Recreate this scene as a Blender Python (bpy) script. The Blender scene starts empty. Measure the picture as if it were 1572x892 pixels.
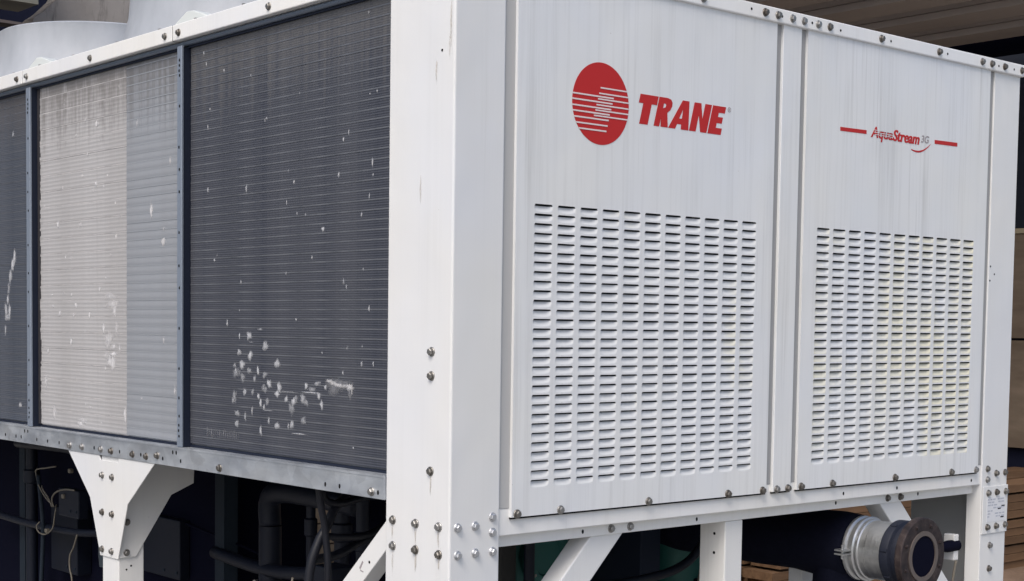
import bpy, bmesh, math, random
from mathutils import Vector, Matrix, noise
random.seed(7)
S = bpy.context.scene
C = S.collection
R = math.radians
PI = math.pi

# ---------------------------------------------------------------- camera
cam = bpy.data.cameras.new('camera')
camo = bpy.data.objects.new('camera', cam)
C.objects.link(camo)
r = Vector((0.7694729, -0.6385734, 0.0116384))
u = Vector((0.0285911, 0.0526448, 0.9982039))
f = Vector((0.6380392, 0.7677581, -0.0587663))
M = Matrix.Identity(4)
for i in range(3):
    M[i][0] = r[i]; M[i][1] = u[i]; M[i][2] = -f[i]
M.translation = Vector((-2.038, -2.442, 1.650))
camo.matrix_world = M
cam.sensor_width = 36.0
cam.lens = 2287.3 / 1572 * 36
cam.shift_x = (786 - 687.2) / 1572
cam.shift_y = (637.9 - 446) / 1572
cam.clip_start = 0.05
cam.clip_end = 2000
S.camera = camo
S.render.resolution_x = 1024
S.render.resolution_y = 581

# ---------------------------------------------------------------- sky and sun
SUN_EL, SUN_AZ = 50.0, 243.0            # azimuth clockwise from +Y
W = bpy.data.worlds.new('World')
S.world = W
W.use_nodes = True
nt = W.node_tree
bg = nt.nodes['Background']
sky = nt.nodes.new('ShaderNodeTexSky')
sky.sky_type = 'NISHITA'
sky.sun_disc = False
sky.sun_elevation = R(SUN_EL)
sky.sun_rotation = R(SUN_AZ)
sky.air_density = 1.0
sky.dust_density = 3.5
sky.ozone_density = 1.0
nt.links.new(sky.outputs[0], bg.inputs[0])
bg.inputs[1].default_value = 0.11
sl = bpy.data.lights.new('sun', 'SUN')
sl.energy = 1.25
sl.angle = R(26)
sl.color = (1.0, 0.965, 0.91)
so = bpy.data.objects.new('sun', sl)
C.objects.link(so)
sd = Vector((math.sin(R(SUN_AZ)) * math.cos(R(SUN_EL)), math.cos(R(SUN_AZ)) * math.cos(R(SUN_EL)), math.sin(R(SUN_EL))))
so.rotation_euler = sd.to_track_quat('Z', 'Y').to_euler()
so.location = sd * 20
S.view_settings.view_transform = 'Standard'
S.view_settings.look = 'None'
S.view_settings.gamma = 1.0
S.view_settings.exposure = 0.65

# ---------------------------------------------------------------- materials
def mat(name, col, rough=0.5, metal=0.0, spec=0.5):
    m = bpy.data.materials.new(name); m.use_nodes = True
    b = m.node_tree.nodes['Principled BSDF']
    b.inputs['Base Color'].default_value = (*col, 1)
    b.inputs['Roughness'].default_value = rough
    b.inputs['Metallic'].default_value = metal
    b.inputs['Specular IOR Level'].default_value = spec
    return m

class NB:
    """small node helper working on one material"""
    def __init__(s, m):
        s.t = m.node_tree; s.b = s.t.nodes['Principled BSDF']
        s.co = s.n('ShaderNodeTexCoord')
    def n(s, k, **kw):
        x = s.t.nodes.new(k)
        for a, v in kw.items(): setattr(x, a, v)
        return x
    def l(s, a, b): s.t.links.new(a, b)
    def coords(s, scale, src='Object', loc=(0, 0, 0)):
        g = s.n('ShaderNodeMapping'); g.inputs['Scale'].default_value = scale; g.inputs['Location'].default_value = loc
        s.l(s.co.outputs[src], g.inputs[0]); return g.outputs[0]
    def noise(s, scale, detail=4, rough=0.55, loc=(0, 0, 0)):
        x = s.n('ShaderNodeTexNoise'); x.inputs['Scale'].default_value = 1.0
        x.inputs['Detail'].default_value = detail; x.inputs['Roughness'].default_value = rough
        s.l(s.coords(scale, loc=loc), x.inputs['Vector']); return x.outputs['Fac']
    def ramp(s, src, *stops):
        x = s.n('ShaderNodeValToRGB'); e = x.color_ramp.elements
        while len(e) < len(stops): e.new(0.5)
        for el, (p, c) in zip(e, stops):
            el.position = p; el.color = (*c, 1) if len(c) == 3 else c
        s.l(src, x.inputs[0]); return x.outputs[0]
    def mix(s, a, b, fac, mode='MIX'):
        x = s.n('ShaderNodeMix', data_type='RGBA', blend_type=mode)
        for i, v in ((0, fac), (6, a), (7, b)):
            if hasattr(v, 'is_linked'): s.l(v, x.inputs[i])
            elif isinstance(v, tuple): x.inputs[i].default_value = (*v, 1)
            else: x.inputs[i].default_value = v
        return x.outputs[2]
    def math(s, op, a, b=0.0):
        x = s.n('ShaderNodeMath', operation=op)
        for i, v in ((0, a), (1, b)):
            if hasattr(v, 'is_linked'): s.l(v, x.inputs[i])
            else: x.inputs[i].default_value = v
        return x.outputs[0]
    def bump(s, h, strength=0.2, dist=0.002):
        x = s.n('ShaderNodeBump'); x.inputs['Strength'].default_value = strength; x.inputs['Distance'].default_value = dist
        s.l(h, x.inputs['Height']); s.l(x.outputs[0], s.b.inputs['Normal'])
    def base(s, c): s.l(c, s.b.inputs['Base Color'])
    def rough(s, c): s.l(c, s.b.inputs['Roughness'])

def G(v): return (v, v, v)

def white_paint(name, col=(0.74, 0.745, 0.75), dirt=(0.50, 0.50, 0.49), amount=0.55, streak=1.0):
    m = mat(name, col, 0.42); nb = NB(m)
    st = nb.noise((38, 38, 0.8), 6, 0.68)
    st2 = nb.noise((150, 150, 2.6), 3, 0.6, (3, 1, 0))
    big = nb.noise((3.2, 3.2, 1.6), 4, 0.6, (7, 2, 5))
    a = nb.ramp(st, (0.50, G(0)), (0.76, G(0.85)))
    b = nb.ramp(st2, (0.56, G(0)), (0.8, G(0.6)))
    c = nb.ramp(big, (0.34, G(0.08)), (0.68, G(1)))
    k = nb.math('MULTIPLY', nb.math('ADD', a, b), c)
    k = nb.math('MULTIPLY', k, amount * streak)
    c1 = nb.mix(col, dirt, k)
    tint = nb.ramp(nb.noise((3.0, 3.0, 2.2), 3, 0.5, (1, 9, 4)), (0.35, (0.965, 0.975, 1.0)), (0.65, (1.0, 0.99, 0.965)))
    c2 = nb.mix(c1, tint, 1.0, 'MULTIPLY')
    # small chips and specks
    sp = nb.n('ShaderNodeTexVoronoi'); sp.inputs['Scale'].default_value = 1.0
    nb.l(nb.coords((34, 34, 30)), sp.inputs['Vector'])
    spk = nb.ramp(sp.outputs['Distance'], (0.025, G(1)), (0.05, G(0)))
    gate = nb.ramp(nb.noise((9, 9, 9), 2), (0.60, G(0)), (0.66, G(1)))
    c3 = nb.mix(c2, (0.30, 0.28, 0.26), nb.math('MULTIPLY', nb.math('MULTIPLY', spk, gate), 0.8))
    nb.base(c3)
    nb.rough(nb.ramp(big, (0.3, G(0.30)), (0.7, G(0.46))))
    nb.bump(nb.math('ADD', nb.noise((4, 4, 3), 2), nb.math('MULTIPLY', nb.noise((420, 420, 420), 2), 0.02)), 0.30, 0.02)
    return m

WHITE = white_paint('white_paint', (0.695, 0.70, 0.705), (0.50, 0.50, 0.49), 0.30)
PANEL = white_paint('white_panel_paint', (0.70, 0.712, 0.725), (0.44, 0.445, 0.445), 0.95)
RAILW = white_paint('white_rail_paint', (0.76, 0.76, 0.755), (0.5, 0.49, 0.47), 0.35)

LOUV = white_paint('louvre_paint', (0.66, 0.67, 0.68), (0.46, 0.465, 0.465), 0.5); nb = NB(LOUV)
old = nb.b.inputs['Base Color'].links[0].from_socket
ge = nb.n('ShaderNodeNewGeometry'); mp = nb.n('ShaderNodeMapping'); mp.inputs['Scale'].default_value = (4.5, 4.5, 3.5); nb.l(ge.outputs['Position'], mp.inputs[0])
nz = nb.n('ShaderNodeTexNoise'); nz.inputs['Scale'].default_value = 1.0; nz.inputs['Detail'].default_value = 5; nb.l(mp.outputs[0], nz.inputs['Vector'])
sx = nb.n('ShaderNodeSeparateXYZ'); nb.l(ge.outputs['Position'], sx.inputs[0])
k = nb.math('ADD', nz.outputs['Fac'], nb.math('MULTIPLY', nb.math('SUBTRACT', sx.outputs['X'], 1.15), 0.16))
nb.base(nb.mix(old, (0.66, 0.63, 0.49), nb.math('MULTIPLY', nb.ramp(k, (0.50, G(0)), (0.70, G(1))), 0.9)))

GALV = mat('galvanised_steel', (0.42, 0.45, 0.49), 0.42, 0.75); nb = NB(GALV)
sp = nb.n('ShaderNodeTexVoronoi'); sp.inputs['Scale'].default_value = 1.0
nb.l(nb.coords((26, 26, 26)), sp.inputs['Vector'])
cc = nb.ramp(nb.noise((5, 5, 14), 4), (0.35, (0.41, 0.44, 0.485)), (0.62, (0.60, 0.63, 0.665)))
cv = nb.ramp(sp.outputs['Color'], (0.1, G(0.85)), (0.9, G(1.1)))
nb.base(nb.mix(cc, cv, 0.6, 'MULTIPLY'))
nb.rough(nb.ramp(nb.noise((9, 9, 22), 4), (0.3, G(0.34)), (0.7, G(0.58))))
GALVB = mat('galvanised_divider', (0.24, 0.28, 0.345), 0.5, 0.4)
HEADER = mat('header_steel', (0.13, 0.16, 0.21), 0.40, 0.4)
DARKST = mat('dark_blue_steel', (0.012, 0.017, 0.034), 0.6, 0.2, 0.3)
BOLTM = mat('zinc_bolt', (0.25, 0.24, 0.22), 0.42, 0.85); nb = NB(BOLTM)
inf = nb.n('ShaderNodeObjectInfo')
nb.base(nb.ramp(inf.outputs['Random'], (0.0, (0.15, 0.135, 0.12)), (0.5, (0.22, 0.21, 0.195)), (1.0, (0.34, 0.335, 0.33))))
GAP_SHADE = mat('grey_gap_shade', (0.31, 0.315, 0.32), 0.75, 0, 0.2)
GAP_SHADE2 = mat('pale_gap_shade', (0.42, 0.42, 0.42), 0.75, 0, 0.2)
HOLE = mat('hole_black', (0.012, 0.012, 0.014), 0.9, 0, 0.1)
VOID = mat('cabinet_inside', (0.055, 0.056, 0.062), 0.95, 0, 0.05)
RED = mat('red_vinyl', (0.45, 0.018, 0.018), 0.5, 0, 0.3)
GREYV = mat('grey_vinyl', (0.30, 0.27, 0.28), 0.45)
PALE = mat('pale_vinyl', (0.68, 0.60, 0.60), 0.45)
NAVY = mat('dark_navy', (0.0022, 0.0027, 0.0105), 0.9, 0, 0.08)
TEAL = mat('teal_shade', (0.012, 0.019, 0.029), 0.7, 0, 0.2)
GREENP = mat('dark_green_paint', (0.014, 0.085, 0.075), 0.5, 0, 0.35)
INSUL = mat('black_foam_insulation', (0.0045, 0.0055, 0.014), 0.9, 0, 0.12); nb = NB(INSUL)
nb.bump(nb.noise((30, 30, 30), 4), 0.5, 0.006)
RUBBER = mat('blue_black_rubber', (0.009, 0.012, 0.024), 0.6, 0, 0.35)
STEELB = mat('brushed_steel', (0.52, 0.53, 0.54), 0.34, 0.9); nb = NB(STEELB)
g1 = nb.noise((3, 260, 3), 3); g2 = nb.noise((14, 5, 14), 4)
nb.base(nb.ramp(g2, (0.3, (0.42, 0.43, 0.44)), (0.7, (0.64, 0.65, 0.66))))
nb.rough(nb.ramp(g1, (0.3, G(0.26)), (0.7, G(0.48))))
nb.bump(nb.math('ADD', nb.noise((22, 40, 22), 5, 0.6), nb.math('MULTIPLY', nb.noise((110, 40, 110), 4), 0.25)), 0.22, 0.008)
RUST = mat('rusty_flange', (0.07, 0.048, 0.045), 0.62, 0.45); nb = NB(RUST)
nb.base(nb.ramp(nb.noise((40, 40, 40), 5, 0.65), (0.3, (0.018, 0.014, 0.017)), (0.55, (0.042, 0.030, 0.030)), (0.75, (0.09, 0.07, 0.066))))
nb.bump(nb.noise((160, 160, 160), 4), 0.4, 0.002)
CABLE = mat('beige_cable', (0.13, 0.115, 0.092), 0.6)
BLACKC = mat('black_hose', (0.006, 0.007, 0.012), 0.5, 0, 0.3)
COWL = mat('grey_moulded_cowl', (0.45, 0.47, 0.50), 0.55); nb = NB(COWL)
nb.base(nb.ramp(nb.noise((7, 7, 3), 5, 0.6), (0.3, (0.29, 0.31, 0.34)), (0.7, (0.38, 0.40, 0.435))))
nb.bump(nb.noise((5, 5, 3), 3), 0.3, 0.03)
CLIP = mat('frosted_plastic', (0.58, 0.61, 0.60), 0.5)

def fin_mat(name, dark, light, dust, pitch, line, dustk=0.5, rough=0.6, dusthi=0.72, topdirt=(0.1, 0.09, 0.085), topk=0.6):
    """finned coil face: fine horizontal fin lines, fine vertical brushing, dust"""
    m = mat(name, dark, rough, 0.15, 0.35); nb = NB(m)
    wv = nb.n('ShaderNodeTexWave', wave_type='BANDS', bands_direction='Z', wave_profile='SIN')
    wv.inputs['Scale'].default_value = 1.0; wv.inputs['Distortion'].default_value = 0.6; wv.inputs['Detail'].default_value = 2
    nb.l(nb.coords((1, 1, 2 * PI / (20 * pitch))), wv.inputs['Vector'])
    f1 = nb.ramp(wv.outputs['Fac'], (0.35, G(0)), (0.85, G(1)))
    v = nb.noise((1, 330, 9), 3, 0.6)
    v = nb.ramp(v, (0.38, G(0)), (0.75, G(1)))
    k = nb.math('ADD', nb.math('MULTIPLY', f1, line), nb.math('MULTIPLY', v, 0.30))
    c = nb.mix(dark, light, k)
    d = nb.ramp(nb.noise((1, 5.5, 2.6), 6, 0.65, (2, 4, 1)), (0.36, G(0)), (dusthi, G(1)))
    c = nb.mix(c, dust, nb.math('MULTIPLY', d, dustk))
    s2 = nb.ramp(nb.noise((1, 70, 7), 4, 0.7, (5, 1, 8)), (0.60, G(0)), (0.80, G(1)))
    c = nb.mix(c, dust, nb.math('MULTIPLY', s2, 0.28 * dustk + 0.1))
    ge = nb.n('ShaderNodeNewGeometry'); sx = nb.n('ShaderNodeSeparateXYZ'); nb.l(ge.outputs['Position'], sx.inputs[0])
    hi = nb.math('MULTIPLY', nb.math('SUBTRACT', sx.outputs['Z'], 2.14), 4.0)
    hi = nb.math('ADD', hi, nb.math('MULTIPLY', nb.math('SUBTRACT', nb.noise((1, 34, 6), 6, 0.72, (1, 3, 2)), 0.5), 2.6))
    c = nb.mix(c, topdirt, nb.math('MULTIPLY', nb.ramp(hi, (0.30, G(0)), (1.0, G(1))), topk))
    nb.base(c)
    nb.bump(nb.math('ADD', nb.math('MULTIPLY', wv.outputs['Fac'], 0.7), nb.noise((1, 520, 30), 2)), 0.25, 0.002)
    return m
FIN_D = fin_mat('dark_coil_fins', (0.026, 0.030, 0.043), (0.082, 0.089, 0.112), (0.118, 0.121, 0.134), 0.0058, 0.62, 0.5, topdirt=(.15, .145, .14), topk=.5)
FIN_L = fin_mat('dark_blue_coil_fins', (0.045, 0.053, 0.070), (0.105, 0.119, 0.148), (0.14, 0.15, 0.175), 0.0058, 0.4, 0.4)
FIN_B = fin_mat('dusty_beige_coil_fins', (0.375, 0.37, 0.375), (0.51, 0.502, 0.507), (0.275, 0.265, 0.262), 0.0125, 0.55, 0.50, 0.74)
FIN_G = fin_mat('grey_coil_fins', (0.265, 0.282, 0.31), (0.335, 0.353, 0.385), (0.24, 0.244, 0.255), 0.0247, 0.5, 0.4, 0.6)
TUBE_D = mat('coil_tube_dull', (0.15, 0.155, 0.17), 0.5, 0.3); nb = NB(TUBE_D)
nb.base(nb.ramp(nb.noise((1, 9, 40), 4), (0.3, (0.078, 0.084, 0.100)), (0.7, (0.165, 0.173, 0.195))))
TUBE_B = mat('coil_tube_pale', (0.52, 0.50, 0.50), 0.5, 0.1); nb = NB(TUBE_B)
nb.base(nb.ramp(nb.noise((1, 12, 30), 4), (0.32, (0.36, 0.35, 0.35)), (0.68, (0.62, 0.60, 0.60))))
TUBE_G = mat('coil_tube_grey', (0.31, 0.33, 0.36), 0.55, 0.2)
STAIN = mat('frame_grime', (0.022, 0.021, 0.026), 0.9)

# ---------------------------------------------------------------- mesh helpers
class MB:
    def __init__(s): s.bm = bmesh.new()
    def v(s, *p): return s.bm.verts.new(p)
    def face(s, pts):
        try: return s.bm.faces.new([s.bm.verts.new(p) for p in pts])
        except ValueError: return None
    def box(s, x0, y0, z0, x1, y1, z1):
        vs = [s.bm.verts.new((x, y, z)) for z in (z0, z1) for (x, y) in ((x0, y0), (x1, y0), (x1, y1), (x0, y1))]
        for q in ((3, 2, 1, 0), (4, 5, 6, 7), (0, 1, 5, 4), (1, 2, 6, 5), (2, 3, 7, 6), (3, 0, 4, 7)):
            s.bm.faces.new([vs[i] for i in q])
        return s
    def prism(s, pts, off):
        """planar polygon pts extruded by vector off"""
        off = Vector(off); pts = [Vector(p) for p in pts]; n = len(pts)
        a = [s.bm.verts.new(p) for p in pts]; b = [s.bm.verts.new(p + off) for p in pts]
        s.bm.faces.new(a[::-1]); s.bm.faces.new(b)
        for i in range(n): s.bm.faces.new((a[i], a[(i + 1) % n], b[(i + 1) % n], b[i]))
        return s
    def beam(s, p, q, up, w, h):
        """box beam from p to q; w along up, h across"""
        p = Vector(p); q = Vector(q); d = (q - p).normalized(); up = Vector(up)
        up = (up - d * up.dot(d)).normalized(); sd_ = d.cross(up)
        s.prism([p + up * (a * w / 2) + sd_ * (b * h / 2) for a, b in ((-1, -1), (1, -1), (1, 1), (-1, 1))], q - p); return s
    def lathe(s, prof, axis='Z', n=32, o=(0, 0, 0), closed=False):
        """prof: (radius, along) pairs round the axis"""
        rings = []
        for rr, a in prof:
            ring = []
            for i in range(n):
                t = 2 * PI * i / n; c_, s_ = rr * math.cos(t), rr * math.sin(t)
                p = (c_, s_, a) if axis == 'Z' else ((c_, a, s_) if axis == 'Y' else (a, c_, s_))
                ring.append(s.bm.verts.new((p[0] + o[0], p[1] + o[1], p[2] + o[2])))
            rings.append(ring)
        for k in range(len(rings) - 1 + (1 if closed else 0)):
            A, B = rings[k], rings[(k + 1) % len(rings)]
            for i in range(n): s.bm.faces.new((A[i], A[(i + 1) % n], B[(i + 1) % n], B[i]))
        if not closed:
            for ring in (rings[0], rings[-1]):
                if prof[rings.index(ring)][0] > 1e-6: s.bm.faces.new(ring)
        return s
    def tube(s, pts, rad, n=8, sub=5):
        pts = [Vector(p) for p in pts]
        P = []
        for i in range(len(pts) - 1):                     # Catmull-Rom
            p0 = pts[max(i - 1, 0)]; p1 = pts[i]; p2 = pts[i + 1]; p3 = pts[min(i + 2, len(pts) - 1)]
            for k in range(sub):
                t = k / sub
                P.append(0.5 * ((2 * p1) + (p2 - p0) * t + (2 * p0 - 5 * p1 + 4 * p2 - p3) * t * t + (3 * p1 - p0 - 3 * p2 + p3) * t ** 3))
        P.append(pts[-1]); rings = []; ref = Vector((0.31, 0.52, 0.79))
        for i, p in enumerate(P):
            d = (P[min(i + 1, len(P) - 1)] - P[max(i - 1, 0)]).normalized()
            a = d.cross(ref).normalized(); b = d.cross(a)
            rings.append([s.bm.verts.new(p + a * (rad * math.cos(2 * PI * k / n)) + b * (rad * math.sin(2 * PI * k / n))) for k in range(n)])
        for A, B in zip(rings, rings[1:]):
            for k in range(n): s.bm.faces.new((A[k], A[(k + 1) % n], B[(k + 1) % n], B[k]))
        s.bm.faces.new(rings[0]); s.bm.faces.new(rings[-1]); return s
    def mesh(s, name, m=None, smooth=None):
        bmesh.ops.recalc_face_normals(s.bm, faces=s.bm.faces)
        me = bpy.data.meshes.new(name); s.bm.to_mesh(me); s.bm.free()
        if m: me.materials.append(m)
        if smooth is not None:
            me.polygons.foreach_set('use_smooth', [True] * len(me.polygons))
            if smooth > 0: me.set_sharp_from_angle(angle=R(smooth))
        return me
    def obj(s, name, m, parent=None, bevel=0, seg=2, smooth=None, loc=None):
        return link(name, s.mesh(name, m, smooth), parent, bevel, seg, loc)

def link(name, me, parent=None, bevel=0, seg=2, loc=None):
    o = bpy.data.objects.new(name, me); C.objects.link(o)
    if parent is not None: o.parent = parent
    if loc is not None: o.location = loc
    if bevel:
        b = o.modifiers.new('bevel', 'BEVEL'); b.width = bevel; b.segments = seg; b.limit_method = 'ANGLE'; b.angle_limit = R(40)
        b.harden_normals = False
    return o

def thing(name, label, cat, loc=(0, 0, 0), group=None):
    o = bpy.data.objects.new(name, None); C.objects.link(o); o.location = loc
    o.empty_display_size = 0.2
    o['label'] = label; o['category'] = cat
    if group: o['group'] = group
    return o

# ---------------------------------------------------------------- ground
GROUND = mat('yard_concrete', (0.30, 0.29, 0.275), 0.85); nb = NB(GROUND)
nb.base(nb.ramp(nb.noise((0.8, 0.8, 0.8), 7, 0.65), (0.3, (0.20, 0.19, 0.175)), (0.7, (0.36, 0.35, 0.33))))
nb.bump(nb.noise((30, 30, 30), 4), 0.3, 0.01)
g = MB(); n = 24; L_ = 400
for i in range(n):
    for j in range(n):
        x0, x1 = -L_ + 2 * L_ * i / n, -L_ + 2 * L_ * (i + 1) / n; y0, y1 = -L_ + 2 * L_ * j / n, -L_ + 2 * L_ * (j + 1) / n
        g.face([(x0, y0, 0), (x1, y0, 0), (x1, y1, 0), (x0, y1, 0)])
bmesh.ops.remove_doubles(g.bm, verts=g.bm.verts, dist=0.001)
go = g.obj('ground', GROUND); go['kind'] = 'structure'

# ---------------------------------------------------------------- shed behind the machine
SH = thing('open_shed', 'dark open shed with brown metal roof sheets behind the white machine', 'shed', (6.3, 5.5, 0))
def sh(mb, name, m, **k):
    bmesh.ops.translate(mb.bm, verts=mb.bm.verts, vec=(-6.3, -5.5, 0)); return mb.obj(name, m, SH, **k)
def sheet_mat(name, a, b):
    m = mat(name, a, 0.75, 0, 0.2); nb = NB(m)
    nb.base(nb.ramp(nb.noise((2.2, 0.6, 2), 6, 0.65), (0.3, a), (0.7, b))); return m
ROOF_B = sheet_mat('rusty_roof_sheet', (0.20, 0.145, 0.14), (0.28, 0.21, 0.19))
ROOF_G = sheet_mat('grey_roof_sheet', (0.36, 0.325, 0.30), (0.44, 0.40, 0.365))
x = 9.03; k = 0
while x > 4.4:
    w = 0.35 if k % 2 == 0 else 0.36
    m_ = MB(); zz = 4.0 if k % 2 == 0 else 4.10
    m_.box(x - w, 2.3, zz, x - 0.006, 9.2, zz + 0.05)
    if k % 2 == 0:
        m_.box(x - w, 2.3, zz + 0.055, x - w + 0.03, 9.2, zz + 0.145)
    sh(m_, 'roof_sheet', ROOF_G if k % 2 == 0 else ROOF_B)
    x -= w; k += 1
m_ = MB(); m_.box(9.05, 2.0, 3.90, 9.22, 9.3, 4.06); sh(m_, 'eaves_beam', NAVY)
SLATE = mat('slate_cladding', (0.020, 0.024, 0.036), 0.8, 0, 0.2)
SLATE2 = mat('navy_cladding', (0.008, 0.010, 0.026), 0.8, 0, 0.2)
# end wall (runs along Y at x = 9.4): dark sheets above, pale boards below
for i in range(14):
    y0 = 1.6 + i * 0.55
    m_ = MB(); m_.box(9.40 + (0.02 if i % 2 else 0), y0, 2.52, 9.46, y0 + 0.54, 4.6); sh(m_, 'wall_sheet', SLATE if i % 3 else SLATE2)
BOARD = mat('pale_wall_board', (0.20, 0.15, 0.105), 0.8); nb = NB(BOARD)
nb.base(nb.ramp(nb.noise((1, 1.5, 6), 5, 0.6), (0.3, (0.15, 0.11, 0.075)), (0.7, (0.26, 0.20, 0.145))))
for j, (z0, z1) in enumerate(((1.62, 2.47), (0.72, 1.60))):
    for i in range(9):
        y0 = 1.6 + i * 0.85 + 0.23 * j
        m_ = MB(); m_.box(9.38, y0, z0, 9.44, y0 + 0.835, z1); sh(m_, 'wall_board', BOARD)
m_ = MB(); m_.box(9.36, 1.6, 2.475, 9.45, 9.3, 2.515); sh(m_, 'wall_batten', mat('pale_batten', (0.42, 0.35, 0.24), 0.7))
m_ = MB(); m_.box(9.46, 1.6, 0, 9.6, 9.3, 4.0); sh(m_, 'wall', SLATE2)
# rear wall of stained concrete with a dark bay to its left
CONC = mat('stained_concrete', (0.15, 0.135, 0.125), 0.9, 0, 0.2); nb = NB(CONC)
cb = nb.ramp(nb.noise((1.6, 1, 0.5), 5, 0.6), (0.3, (0.26, 0.238, 0.222)), (0.7, (0.345, 0.322, 0.305)))
ck = nb.ramp(nb.noise((9, 1, 1.6), 6, 0.7, (2, 0, 3)), (0.55, G(0)), (0.70, G(1)))
nb.base(nb.mix(cb, (0.07, 0.06, 0.055), nb.math('MULTIPLY', ck, 0.75)))
nb.bump(nb.noise((7, 7, 7), 5), 0.4, 0.02)
m_ = MB(); m_.prism([(2.70, 8.3, 0), (9.4, 8.3, 0), (9.4, 8.3, 4.0), (4.4, 8.3, 4.0), (4.4, 8.3, 4.5), (3.2, 8.3, 4.5), (2.99, 8.3, 4.11), (2.88, 8.3, 4.0), (2.80, 8.3, 3.94), (2.755, 8.3, 3.77), (2.70, 8.3, 3.70)], (0, 0.2, 0)); sh(m_, 'rear_wall', CONC)
m_ = MB(); m_.box(-6, 10.6, 0, 9.4, 10.8, 7.5); sh(m_, 'rear_wall', SLATE2)
m_ = MB(); m_.prism([(-3, 7.9, 3.775), (2.80, 7.9, 3.79), (2.80, 7.9, 3.806), (-3, 7.9, 3.86)], (0, .15, 0)); sh(m_, 'tie_beam', mat('brown_steel_beam', (0.11, 0.09, 0.085), 0.7))
m_ = MB(); m_.box(-3, 7.9, 3.58, 2.6, 8.0, 3.68); sh(m_, 'tie_beam', SLATE2)
m_ = MB(); m_.box(-3, 7.9, 3.955, 2.655, 8.25, 4.6); sh(m_, 'gutter_beam', mat('olive_beam', (0.19, 0.185, 0.155), 0.8))
m_ = MB(); m_.box(-3, 8.32, 4.62, 3.0, 10.9, 4.72); sh(m_, 'roof_sheet', ROOF_B)
for (px_, py_) in ((9.2, 2.2), (9.2, 8.9), (3.1, 8.9)):
    m_ = MB(); m_.box(px_ - .08, py_ - .08, 0, px_ + .08, py_ + .08, 3.95); sh(m_, 'post', SLATE)

EARTH = mat('earth_floor', (0.16, 0.11, 0.08), 0.95, 0, 0.1); nb = NB(EARTH)
nb.base(nb.ramp(nb.noise((2, 2, 2), 6, .65), (0.3, (0.13, 0.088, 0.062)), (0.7, (0.24, 0.17, 0.125))))
nb.bump(nb.noise((16, 16, 16), 5), .6, .03)
m_ = MB(); m_.face([(2.9, 1.5, .004), (9.36, 1.5, .004), (9.36, 8.28, .004), (2.9, 8.28, .004)]); eo = m_.obj('earth_floor', EARTH); eo['kind'] = 'structure'
# timber stacks and crates under the shed
def wood(name, a, b):
    m = mat(name, a, 0.75, 0, 0.25); nb = NB(m); inf = nb.n('ShaderNodeObjectInfo')
    c = nb.ramp(nb.noise((3, 30, 30), 5, 0.6), (0.3, a), (0.72, b))
    t = nb.ramp(inf.outputs['Random'], (0, (0.78, 0.76, 0.75)), (1, (1.12, 1.08, 1.05)))
    nb.base(nb.mix(c, t, 1.0, 'MULTIPLY')); return m
W_O = wood('orange_timber', (0.115, 0.068, 0.038), (0.20, 0.122, 0.070))
W_R = wood('red_brown_timber', (0.11, 0.058, 0.045), (0.17, 0.095, 0.072))
W_C = wood('pale_crate_wood', (0.30, 0.20, 0.12), (0.42, 0.30, 0.19))
def timber(x0, x1, y0, courses, m, label):
    t = thing('timber_stack', label, 'timber', ((x0 + x1) / 2, y0 + 0.4, 0), 'timber stacks under the shed roof')
    z = 0.0
    me = MB().box(-(x1 - x0) / 2, -0.115, 0, (x1 - x0) / 2, 0.115, 0.052).mesh('plank', m)
    for c in range(courses):
        for j in range(3):
            link('plank', me, t, loc=(random.uniform(-.05, .05), -0.27 + j * 0.265 + random.uniform(-.012, .012), z + 0.001))
        z += 0.056
        if c % 3 == 2 and c < courses - 1:
            for xx in (-0.38, 0, 0.38):
                mb = MB(); mb.box(xx * (x1 - x0) - .03, -0.38, z, xx * (x1 - x0) + .03, 0.38, z + 0.012); mb.obj('bearer', W_R, t)
            z += 0.0135
    return t
timber(3.55, 5.25, 3.5, 7, W_R, 'dark reddish brown plank stack seen under the machine left of the pipe')
timber(5.35, 7.05, 3.25, 9, W_O, 'orange brown plank stack seen behind the rusty pipe flange')
timber(7.15, 9.0, 3.0, 10, W_O, 'orange brown plank stack right of the far white corner post')
def crate(x0, y0, s_, h, label):
    t = thing('wooden_crate', label, 'crate', (x0, y0, 0))
    for k in range(int(h / 0.115)):
        for (a, b, c, d) in ((-s_, -s_, s_, -s_ + .02), (-s_, s_ - .02, s_, s_), (-s_, -s_ + .021, -s_ + .02, s_ - .021), (s_ - .02, -s_ + .021, s_, s_ - .021)):
            mb = MB(); mb.box(a, b, k * 0.115 + .01, c, d, k * 0.115 + 0.115); mb.obj('slat', W_C, t)
    mb = MB(); mb.box(-s_ + .03, -s_ + .03, 0.0, s_ - .03, s_ - .03, h - 0.05); mb.obj('filling', W_R, t)
crate(2.75, 4.6, 0.42, 0.93, 'pale slatted wooden crate glimpsed through the machine beside the near corner column')

# ================================================================ the chiller
CH = thing('air_cooled_chiller', 'large white air cooled chiller with dark finned coils and two louvred end panels', 'chiller')
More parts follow.
